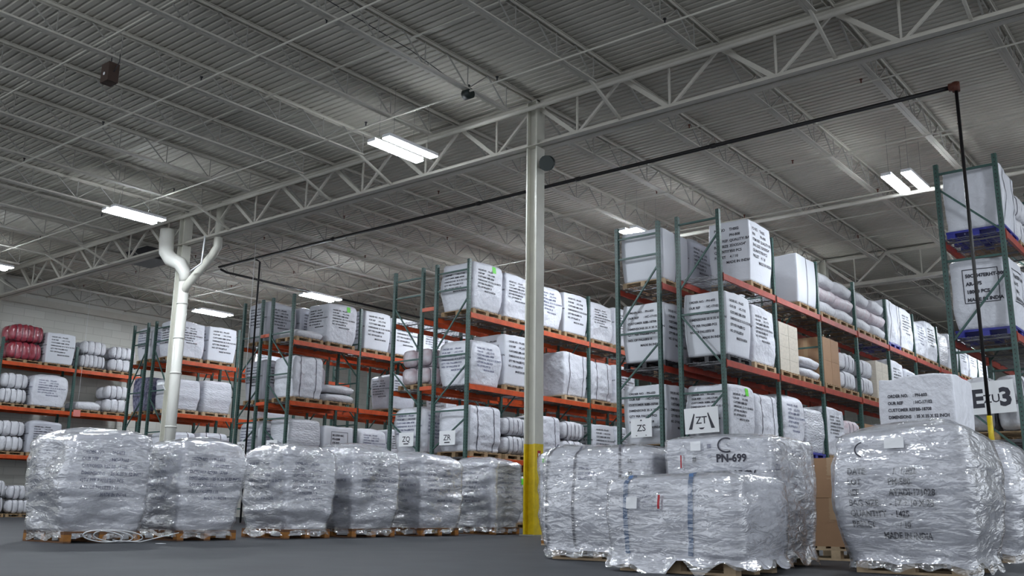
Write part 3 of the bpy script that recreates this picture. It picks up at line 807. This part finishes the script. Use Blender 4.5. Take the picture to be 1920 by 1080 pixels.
# ------------------------------------------------------------------ loads on the racks
KW = dict(a='white printed bulk bag', b='lime-stickered white bulk bag', c='flat-sided printed bag', d='strapped crumpled bag', e='slumped faded-print bag',
          big='large PN-808 bulk bag', g='greyish printed bag', w='wrapped white load', n='dark blue wrapped load', frame='framed AR-175 bulk bag',
          lab='square frame-printed bag', plain='unprinted two-strapped bag', crate='one-strapped boxy white load')
LW = {0: 'under', 1: 'on low shelf of', 2: 'on middle shelf of', 3: 'on top shelf of'}
RW = dict(ZM='leftmost free-standing rack', ZN='downspout pillar rack', ZO='ZO rack', ZP='ZP rack', ZQ='ZQ rack', ZR='ZR rack',
          ZS='ZS rack', ZT='ZT rack', ZU='ZU rack', W='the wall rack')
def load(rk, lv, slot, kind, h=None, pal='wood', n=2, dy=0, ln=1.2, pink=False, rz=0, dx=0):
    x0, x1 = R[rk]; x0 += .02; x1 += .02
    bay, p_ = divmod(slot, 2)
    y = Y0+bay*DX_PITCH+(.14 if p_ == 0 else 1.46)+dy
    z = 0 if lv == 0 else LV[lv-1]+.001
    wh = f'{LW[lv]} {RW[rk]}, {ORD[slot]} from end'
    xa, xb = x0+.03+dx, x1-.02+dx
    if pal:
        o = rack_pallet((xa+xb)/2, y+ln/2, z, pal, f'{PN_[pal]} {wh}'); o.scale = ((xb-xa-.04), ln/1.2, 1); z += .141
    if kind == 'bales': bales(xa, xb, y, y+ln, z, wh, 'pink' if pink else 'bale', n, .5, seed=slot)
    elif kind == 'rolls': bales(xa, xb, y, y+ln, z, wh, 'bale', n, .55, seed=slot+3)
    elif kind == 'cartons': cartons(xa+.05, xb-.03, y+.04, y+ln-.04, z, wh, 'cream' if not pink else 'card', n, 2, h or 1.1)
    elif kind == 'flats': flats(xa, xb, y, y+ln, z, wh, n, .38 if pink else .28, pink=pink)
    else:
        hh = h or PROTO[kind][3]
        put(kind, xa, xb, y, y+ln, z, hh, f'{KW[kind]} {wh}', 'bulk bag' if kind not in 'wn' else 'wrapped load', 'bulk bags on the racks', rz=rz)

# ZT
load('ZT', 3, 1, 'big'); load('ZT', 3, 3, 'crate', 1.25)
for s_ in (4, 5, 6, 7): load('ZT', 3, s_, 'flats', n=3, pink=True)
for s_, k in ((8, 'plain'), (9, 'a'), (10, 'e'), (11, 'a'), (12, 'w'), (13, 'c'), (14, 'a'), (15, 'b'), (16, 'c'), (17, 'a')): load('ZT', 3, s_, k, pal='blue' if s_ == 8 else 'wood')
load('ZT', 2, 0, 'c', 1.38, pal='black'); load('ZT', 2, 1, 'a', 1.3, pal='wood2'); load('ZT', 2, 2, 'cartons', n=4, h=1.15); load('ZT', 2, 3, 'flats', n=2)
load('ZT', 2, 4, 'cartons', n=2, h=1.2, pink=True); load('ZT', 2, 5, 'bales'); load('ZT', 2, 6, 'bales'); load('ZT', 2, 7, 'cartons', n=4)
for s_, k in ((8, 'a'), (9, 'g'), (10, 'cartons'), (11, 'e'), (12, 'flats'), (13, 'flats')): load('ZT', 2, s_, k)
load('ZT', 1, 0, 'b', 1.22); load('ZT', 1, 1, 'd', 1.15); load('ZT', 1, 2, 'e', 1.25); load('ZT', 1, 3, 'w', 1.05, pal='blue')
load('ZT', 1, 4, 'a', 1.2); load('ZT', 1, 5, 'bales', pink=True); load('ZT', 1, 6, 'cartons', n=3, h=1.0, pink=True); load('ZT', 1, 7, 'bales')
for s_ in (8, 9, 10): load('ZT', 1, s_, 'a', 1.2)
# ZS
load('ZS', 3, 0, 'crate', 1.18, pal='wood2'); load('ZS', 3, 1, 'g', 1.25); load('ZS', 3, 2, 'g', 1.2); load('ZS', 3, 4, 'plain')
load('ZS', 2, 0, 'c', 1.32, pal='black'); load('ZS', 2, 1, 'g', 1.3); load('ZS', 2, 2, 'g', 1.2); load('ZS', 1, 0, 'c', 1.3); load('ZS', 1, 1, 'g', 1.25); load('ZS', 1, 3, 'bales')
# ZR
for s_, k, h_ in ((0, 'b', 1.30), (1, 'a', 1.22), (2, 'e', 1.2), (3, 'c', 1.2), (4, 'a', 1.15), (5, 'a', 1.2)): load('ZR', 3, s_, k, h_)
load('ZR', 2, 0, 'e', 1.18, pal=None); load('ZR', 2, 1, 'c', 1.38); load('ZR', 2, 3, 'plain', 1.25, pal='wood2'); load('ZR', 2, 4, 'd', 1.2); load('ZR', 2, 5, 'a', 1.2)
load('ZR', 1, 0, 'd', 1.18, ln=1.3); load('ZR', 1, 1, 'bales', dy=.08); load('ZR', 1, 2, 'd', 1.15); load('ZR', 1, 3, 'rolls'); load('ZR', 1, 4, 'c', 1.1); load('ZR', 1, 5, 'a', 1.1)
load('ZR', 0, 1, 'b', 1.2); load('ZR', 0, 2, 'a', 1.2); load('ZR', 0, 3, 'bales')
# ZQ
load('ZQ', 2, 0, 'bales', pink=True, dy=.05, n=2); load('ZQ', 1, 0, 'e', 1.2); load('ZQ', 1, 1, 'g', 1.2); load('ZQ', 2, 3, 'g', 1.3); load('ZQ', 1, 3, 'a', 1.2)
load('ZQ', 0, 0, 'a', 1.2)
# ZP
load('ZP', 3, 0, 'flats', n=1, ln=1.1); load('ZP', 3, 1, 'b', 1.28, dy=-.1); load('ZP', 3, 2, 'c', 1.28); load('ZP', 3, 3, 'c', 1.25); load('ZP', 3, 4, 'a', 1.2); load('ZP', 3, 5, 'a', 1.3)
load('ZP', 2, 0, 'd', 1.28); load('ZP', 2, 1, 'flats', n=2); load('ZP', 2, 3, 'g', 1.15); load('ZP', 2, 5, 'c', 1.2)
load('ZP', 1, 0, 'w', 1.15); load('ZP', 1, 1, 'lab', 1.05); load('ZP', 1, 2, 'e', 1.05); load('ZP', 1, 3, 'a', 1.1)
# ZO
load('ZO', 3, 0, 'g', 1.28); load('ZO', 3, 1, 'g', 1.3); load('ZO', 3, 3, 'c', 1.25); load('ZO', 2, 0, 'g', 1.25); load('ZO', 2, 1, 'b', 1.28); load('ZO', 1, 0, 'e', 1.15); load('ZO', 1, 1, 'w', 1.1)
# ZN, ZM
load('ZN', 3, 0, 'a', 1.25); load('ZN', 3, 1, 'c', 1.25); load('ZN', 3, 3, 'a', 1.2); load('ZN', 2, 0, 'w', 1.05, pal='wood2'); load('ZN', 2, 1, 'w', 1.12, pal='wood2'); load('ZN', 2, 3, 'w', 1.1)
load('ZN', 1, 0, 'd', 1.05); load('ZN', 1, 1, 'd', 1.1); load('ZN', 1, 3, 'a', 1.1)
load('ZM', 3, 0, 'e', 1.2); load('ZM', 3, 1, 'g', 1.25); load('ZM', 2, 0, 'n', 1.2); load('ZM', 2, 1, 'g', 1.2); load('ZM', 1, 0, 'w', 1.0); load('ZM', 1, 2, 'a', 1.1)
# ZU
load('ZU', 3, 0, 'plain', 1.16, pal='blue'); load('ZU', 3, 1, 'bales', pal='wood'); load('ZU', 2, 0, 'frame', 1.3, pal='blue'); load('ZU', 2, 1, 'a', 1.25)
load('ZU', 1, 0, 'bales', pal='wood', n=2); load('ZU', 1, 1, 'bales'); load('ZU', 0, 0, 'c', 1.15, pal='wood', dx=.05); load('ZU', 0, 1, 'a', 1.15)

# wall rack
R['W'] = WX
def wload(z, y0, y1, kind, wh, h=1.15, pal='wood', **kw):
    x0, x1 = WX; xa, xb = x0+.05, x1+.02
    if pal:
        o = rack_pallet((xa+xb)/2, (y0+y1)/2, z+.001, pal, f'{PN_[pal]} {wh}'); o.scale = (xb-xa-.03, (y1-y0)/1.2, .85); z += .121
    if kind == 'bales': bales(xa, xb, y0, y1, z, wh, kw.get('m', 'bale'), 2, kw.get('hh', .5))
    elif kind == 'flats': flats(xa, xb, y0, y1, z, wh, 1, .36)
    else: put(kind, xa, xb, y0, y1, z, h, f'{KW[kind]} {wh}', 'bulk bag', 'bulk bags on the racks')
T = 5.5
wload(T, 15.15, 16.45, 'bales', 'on wall rack top shelf, left of printed bag', m='red', hh=.66)
wload(T, 16.5, 17.6, 'c', 'on wall rack top shelf, beside red bales', 1.15)
wload(T, 17.85, 18.95, 'bales', 'on wall rack top shelf, right of printed bag', hh=.53)
wload(T, 19.05, 20.2, 'bales', 'at far end of wall rack top shelf', hh=.5)
T = 3.88
wload(T, 13.7, 14.8, 'a', 'on wall rack second shelf at the left photo edge')
wload(T, 15.05, 16.1, 'bales', 'on wall rack second shelf below red bales', hh=.55)
wload(T, 16.2, 17.5, 'e', 'on wall rack second shelf below printed bag', 1.15)
wload(T, 17.9, 18.9, 'flats', 'on wall rack second shelf, behind the pale tag')
wload(T, 19.0, 20.2, 'bales', 'at far end of wall rack second shelf', hh=.53)
T = 2.17
wload(T, 15.05, 16.2, 'bales', 'on wall rack lowest shelf, left bay', hh=.55)
wload(T, 16.25, 17.5, 'g', 'on wall rack lowest shelf, beside white bales', 1.15)
wload(T, 17.9, 19.1, 'w', 'at far end of wall rack lowest shelf', 1.0)
wload(0, 15.05, 15.75, 'bales', 'under wall rack at the left photo edge', hh=.58)
wload(0, 15.8, 16.85, 'bales', 'under wall rack by first floor load', hh=.5)
wload(0, 17.9, 19.0, 'w', 'on the floor under the wall rack', .9)
wload(T, 13.6, 14.8, 'plain', 'nearest on wall rack lowest shelf')

# ------------------------------------------------------------------ signs on the frames
def sign(x0, x1, z0, z1, txt, label, rows, tilt=0, y=17.93):
    root = empty('aisle_sign', ((x0+x1)/2, y, z0)); root.rotation_euler = (0, radians(tilt), 0); tag(root, label, 'sign', 'signs on the rack ends')
    w_ = x1-x0; MB().box(-w_/2, w_/2, 0, .008, 0, z1-z0).build('board', M['paper'], root)
    for (s_, cx, cz, size, bold) in rows:
        vv, ff = text_mesh(s_, size, bold)
        xs = [q[0] for q in vv]; mid = (min(xs)+max(xs))/2
        me = bpy.data.meshes.new('lettering'); me.from_pydata([(q[0]-mid+cx, -.003, q[1]+cz) for q in vv], [], ff); me.materials.append(M['ink']); me.update()
        add(root, link('lettering', me))
    return root
s_ = sign(-9.66, -8.88, 2.07, 2.60, 'ZT', 'large white ZT sign with slanted black arrow bars on the rack end', [('ZT', 0, .20, .21, 0.003)], tilt=-2)
b = MB()
for s in (-1, 1):
    v = [(.30*s, .09), (.22*s, .09), (.145*s, .40), (.165*s, .42)]
    n = len(b.v); b.v += [(x, -.004, z) for x, z in v]; b.f.append((n, n+1, n+2, n+3)); b.sm.append(False)
n = len(b.v); b.v += [(x, -.004, z) for x, z in ((-.07, .12), (-.03, .08), (.03, .08), (.07, .12), (.03, .115), (-.03, .115))]; b.f.append(tuple(range(n, n+6))); b.sm.append(False)
b.build('black_marks', M['ink'], s_)
s_ = sign(-10.98, -10.46, 2.04, 2.44, 'ZS', 'small white ZS sign on the rack end', [('ZS', 0, .13, .2, 0.002)], tilt=-1)
MB().box(-.02, .02, -.004, 0, .35, .375).box(-.14, -.11, -.004, 0, .03, .045).box(.1, .13, -.004, 0, .03, .045).build('black_marks', M['ink'], s_)
for nm, x0, x1, z0, z1 in (('ZR', -16.68, -16.14, 2.05, 2.41), ('ZQ', -18.13, -17.6, 2.06, 2.42), ('ZP', -23.75, -23.25, 2.08, 2.42), ('ZO', -25.2, -24.75, 2.08, 2.42), ('ZN', -30.35, -29.9, 2.1, 2.42)):
    s_ = sign(x0, x1, z0, z1, nm, f'small white {nm} sign with a black underline on its rack end' if nm != 'ZN' else 'small white sign on the end of the rack behind the downspout pillar', [(nm, 0, .12, .2, .002)])
    MB().box(-.09, .09, -.004, 0, .05, .08).build('underline', M['ink'], s_)
s_ = sign(-4.1, -3.36, 2.19, 2.75, 'ZU', 'large white sign reading E ZU 3 on the right-hand rack end', [('E', -.22, .13, .42, .018), ('3', .22, .13, .42, .018), ('ZU', 0, .19, .2, 0.002)], tilt=-2)

# ------------------------------------------------------------------ wrapped loads on the floor
def floor_bag(x0, x1, y0, y1, h, label, seed, text=None, wm='wood3', bm='blockw', plabel='', style='wrap', faces=(0, 1), straps=(), smat='strapd', swd=.035, ink='inkb', pz=.141, prot=0, mt='woven', amp=1., tz=.76, film=True, psh=.10, skirt=-.075, bskirt=0., crk=.9, **kw):
    w_, d_ = x1-x0, y1-y0; hb = h-pz
    bag = Bag(w_, d_, hb, style=style, seed=seed, amp=amp, **kw)
    root = link('wrapped_bag', bag.mesh('wrapped_bag', M[mt], n=20, nt=34, t0=bskirt), None, ((x0+x1)/2, (y0+y1)/2, pz))
    tag(root, label, 'wrapped bag', 'film-wrapped bags on floor pallets')
    if text:
        lines, size, lead, colx = TEXTS[text]
        for i in faces:
            L = w_ if i % 2 == 0 else d_; k = min(1, L/1.1)
            add(root, link('printing', bag.text(i, lines, size*k, lead, colx*k, .13*L, hb*tz, M[ink], off=(.018 if text == 'date' else .008), sq=.75 if text == 'date' else .9)))
    for u in straps:
        m_ = bag.strap(0, u*w_, swd, M[smat], .012); o = link('strap', m_); add(root, o)
    if film:
        fb = Bag(w_, d_, hb, style=style, seed=seed, amp=amp, **{**kw, 'off': .018})
        g = fb.disp; o2 = Vector((3.1*seed, 1.7, 9.2))
        fb.disp = lambda p, g=g, o2=o2: g(p)+crk*(abs(noise.noise(Vector((p.x*2.2, p.y*2.2, p.z*6))+o2))*.045+abs(noise.noise(Vector((p.x*5, p.y*5, p.z*12))+o2))*.006)
        fo = link('stretch_film', fb.mesh('stretch_film', M['film'], n=30, nt=56, t0=skirt)); fo['label'] = 'clear crinkled stretch film'; add(root, fo)
    if plabel: floor_pallet((x0+x1)/2, (y0+y1)/2, w_-psh, d_-psh, wm, bm, plabel)
    return root, bag

ROW = [(6.06, 7.20, 1.40), (7.66, 8.72, 1.38), (9.50, 10.5, 1.40), (10.87, 11.95, 1.47), (12.5, 13.6, 1.42), (14.5, 15.42, 1.44)]
for i, (a, b_, h_) in enumerate(ROW):
    pos = 'leftmost in' if i == 0 else ('last before the yellow column, in' if i == 5 else ORD[i]+' from the left in')
    floor_bag(-13.18, -12.0, a, b_, h_, f'film-wrapped white printed bag, {pos} the floor row', 41+i, 'order', wm='wood3', bm='blockw',
              plabel=f'dark orange-blocked pallet, {pos} the floor row', r=.10, rt=.12, dome=.07, bulge=.03, taper=.05, amp=1.0, mt='woven', tz=.78)

R4, bag4 = floor_bag(-3.02, -1.98, 8.3, 9.42, 1.20, 'film-wrapped white bag printed DATE, LOT, REF, in the right foreground', 61, 'date', wm='wood2', bm='wood2', faces=(0,),
                     plabel='pale wooden pallet under the bag printed DATE, LOT, REF', r=.11, rt=.10, dome=.06, bulge=.06, taper=.02, ink='ink', tz=.63, amp=.55, bskirt=-.05, crk=.5, psh=.18, skirt=-.10)
def on_bag(root, bag, i, u0, u1, z0, z1, m, name, lab=None, off=.012):
    o = link(name, bag.patch(i, u0, u1, z0, z1, M[m], name, off if m not in ('paper', 'redp') else .05)); add(root, o)
    if lab: o['label'] = lab
    return o
pp = on_bag(R4, bag4, 0, .44, .60, .88, .97, 'paper', 'paper_label', 'small white paper label')
def arc(root, bag, i, cu, cz, ru, rz_, a0, a1, wd, m='ink'):
    b = MB(); n = 24
    for j in range(n):
        q = []
        for (k, s) in ((j, 1), (j+1, 1), (j+1, -1), (j, -1)):
            a = radians(a0+(a1-a0)*k/n); q.append(bag.on_face(i, cu+(ru+s*wd/2)*cos(a), cz+(rz_+s*wd/2)*sin(a), .032))
        n0 = len(b.v); b.v += [tuple(p_) for p_ in q]; b.f.append((n0, n0+1, n0+2, n0+3)); b.sm.append(False)
    b.build('printed_curve', M[m], root)
arc(R4, bag4, 0, .28, .88, .09, .07, 115, 250, .012)

R5, bag5 = floor_bag(-3.3, -2.22, 11.2, 12.3, 1.23, 'film-wrapped plain white bag behind the DATE bag, at the right edge', 62, None, wm='wood2', bm='wood2',
                     plabel='pale wooden pallet behind the DATE bag at the right edge', r=.12, rt=.12, dome=.05, bulge=.03, taper=.02, psh=.16, skirt=-.10, bskirt=-.04)
R2, bag2 = floor_bag(-4.62, -3.55, 8.12, 9.2, 1.17, 'film-wrapped square white bag printed PN-699 in the middle of the right group', 63, None, style='woven', wm='wood2', bm='wood2',
                     plabel='pale wooden pallet under the PN-699 bag', r=.05, rt=.04, dome=.02, bulge=.012, taper=.01, amp=.55, psh=.14, skirt=-.10, bskirt=-.06, crk=.45)
add(R2, link('printing', bag2.text(0, [('PN-699', ''), ('L4A15CV', '')], .10, .15, 0,   .56, .79, M['ink'], off=.03, bold=.004)))
arc(R2, bag2, 0, .67, .945, .085, .065, 60, 300, .016)
add(R2, link('printing', bag2.text(1, [('GREY', 'PO-12'), ('Z3I', ''), ('GUSSET', 'BR-18'), ('REF', ''), ('COUNT', '20 PCS'), ('PALLET', '')], .075, .145, .42, .10, .86, M['inkb'], off=.012, bold=.002)))
on_bag(R2, bag2, 0, .30, .41, .90, .99, 'paper', 'paper_label', 'small white paper label'); on_bag(R2, bag2, 0, .19, .205, .74, .86, 'redp', 'red_mark', 'dark red printed bar')
add(R2, link('printing', bag2.text(0, [('#', '')], .07, .1, 0, .30, .80, M['ink'], off=.012)))
on_bag(R2, bag2, 0, .46, .50, .92, .96, 'inkb', 'printed_square'); on_bag(R2, bag2, 0, .46, .50, .83, .86, 'inkb', 'printed_square')
R3, bag3 = floor_bag(-4.50, -3.28, 6.9, 7.85, .76, 'low film-wrapped white bale with two blue straps, front of the right group', 64, None, style='woven', wm='wood2', bm='wood2',
                     plabel='pale wooden pallet under the low bale with blue straps', r=.08, rt=.06, dome=.02, bulge=.02, taper=.0, amp=.75, psh=.18, skirt=-.17, bskirt=-.13, crk=.4, straps=(.17, .66), smat='strapb', swd=.045)
on_bag(R3, bag3, 0, .24, .34, .36, .45, 'paper', 'paper_label', 'small white paper label'); on_bag(R3, bag3, 0, .53, .552, .36, .47, 'redp', 'red_mark', 'dark red printed bar')
add(R3, link('printing', bag3.text(0, [('ITEM', ''), ('SHIFT', ''), ('MACHINE', ''), ('LENGTH : 1200', ''), ('GSM / RED', ''), ('NET WT : 48', '')], .028, .036, 0, .37, .52, M['inkb'], off=.012, bold=0)))
R1, bag1 = floor_bag(-6.0, -4.72, 8.0, 9.05, 1.10, 'film-wrapped rounded white bale with dark grey straps, left of the PN-699 bag', 65, None, style='woven', wm='wood2', bm='wood2',
                     plabel='pale wooden pallet under the bale with dark grey straps', r=.11, rt=.10, dome=.03, bulge=.03, taper=.0, amp=.75, psh=.18, skirt=-.11, bskirt=-.05, crk=.45, straps=(.07, .33, .75), swd=.03)
on_bag(R1, bag1, 0, .45, .70, .55, .72, 'crisp', 'print_panel'); add(R1, link('printing', bag1.text(0, [('ITEM NO', ''), ('LOT 1128 - 40', ''), ('GROSS 210', '')], .035, .05, 0, .47, .74, M['inkb'], off=.013)))
add(R1, link('printing', bag1.text(0, [('52', ''), ('', ''), ('80', '')], .05, .06, 0, 1.05, .80, M['ink'], off=.012)))
R0, bag0 = floor_bag(-8.32, -7.3, 11.0, 12.1, 1.30, 'film-wrapped white printed bag half hidden behind the bale with dark grey straps', 66, 'order', style='woven', wm='wood2', bm='blockw',
                     plabel='wooden pallet behind the bale with dark grey straps', r=.10, rt=.10, dome=.04, ink='ink', amp=.8)
on_bag(R0, bag0, 0, .1, .18, 1.0, 1.06, 'lime', 'sticker', 'lime green sticker')

# cardboard boxes on a pallet
floor_pallet(-3.78, 10.75, 1.0, 1.05, 'wood2', 'wood2', 'pale wooden pallet under the two brown cardboard boxes')
for k, (z0, hh) in enumerate(((.141, .50), (.645, .42))):
    root = empty('cardboard_box', (-3.78, 10.75, z0)); tag(root, f'brown cardboard box between the PN-699 and DATE bags, {"lower" if k == 0 else "upper"} of two', 'box', 'brown boxes on the floor pallet')
    MB().box(-.5, .5, -.52, .52, 0, hh).build('carton_body', M['card'], root)
    MB().box(-.04, .04, -.523, .523, hh*.55, hh+.003).build('tape', M['tape'], root)
    b = MB()
    for r_ in range(4):
        for q in range(3): b.box(-.05+q*.09, .02+q*.09-(r_ % 2)*.02, -.5225, -.5215, hh*.78-r_*.045, hh*.78-r_*.045+.012)
    b.build('printing', M['tape'], root)
# stacked bags in the aisle behind
floor_bag(-4.2, -3.2, 13.3, 14.3, 1.22, 'lower white bag of the two-high stack in the aisle behind the DATE bag', 67, None, style='woven', plabel='wooden pallet under the two-high stack in the aisle', r=.05, rt=.05, film=False, wm='wood2', bm='wood2')
o = rack_pallet(-3.7, 13.8, 1.245, 'wood2', 'pale wooden pallet between the two stacked bags in the aisle behind the DATE bag'); o.scale = (1, .85, .6)
rt, bg = floor_bag(-4.2, -3.2, 13.3, 14.3, 1.05, 'upper white bag of the two-high stack in the aisle, printed ORDER NO', 68, 'order', style='crisp', r=.03, rt=.02, dome=0, film=False, faces=(0,), ink='ink', tz=.72)
rt.location.z = 1.335; rt.scale = (1, 1, 1.05)

# loose plastic strap coil beside the first floor load
root = tag(empty('strap_coil', (-11.75, 6.6, 0)), 'loose white plastic strap coil lying against the first floor pallet', 'strap')
pts = []
for i in range(90):
    a = i/90*2*pi*2.6; pts.append((.10*cos(a)*.5, .30*sin(a)+i*.004-.2, .09+.075*cos(a*1.0+.4)))
MB().tube(pts, .008, 5).build('coil', M['cord'], root)
MB().tube([(.02, .1, .03), (.05, .35, .012), (.03, .6, .06), (-.02, .95, .12)], .007, 5).build('loose_end', M['cord'], root)
o = MB().box(-11.42, -11.30, 7.0, 7.08, 0, .003).build('paper_scrap', M['paper']); tag(o, 'scrap of white paper on the floor before the floor row', 'paper')
# hide prototypes never placed
for k, (root, *_r) in PROTO.items():
    if k not in PROTO_USED:
        for c in KIDS.get(root.name, []): bpy.data.objects.remove(c)
        bpy.data.objects.remove(root)
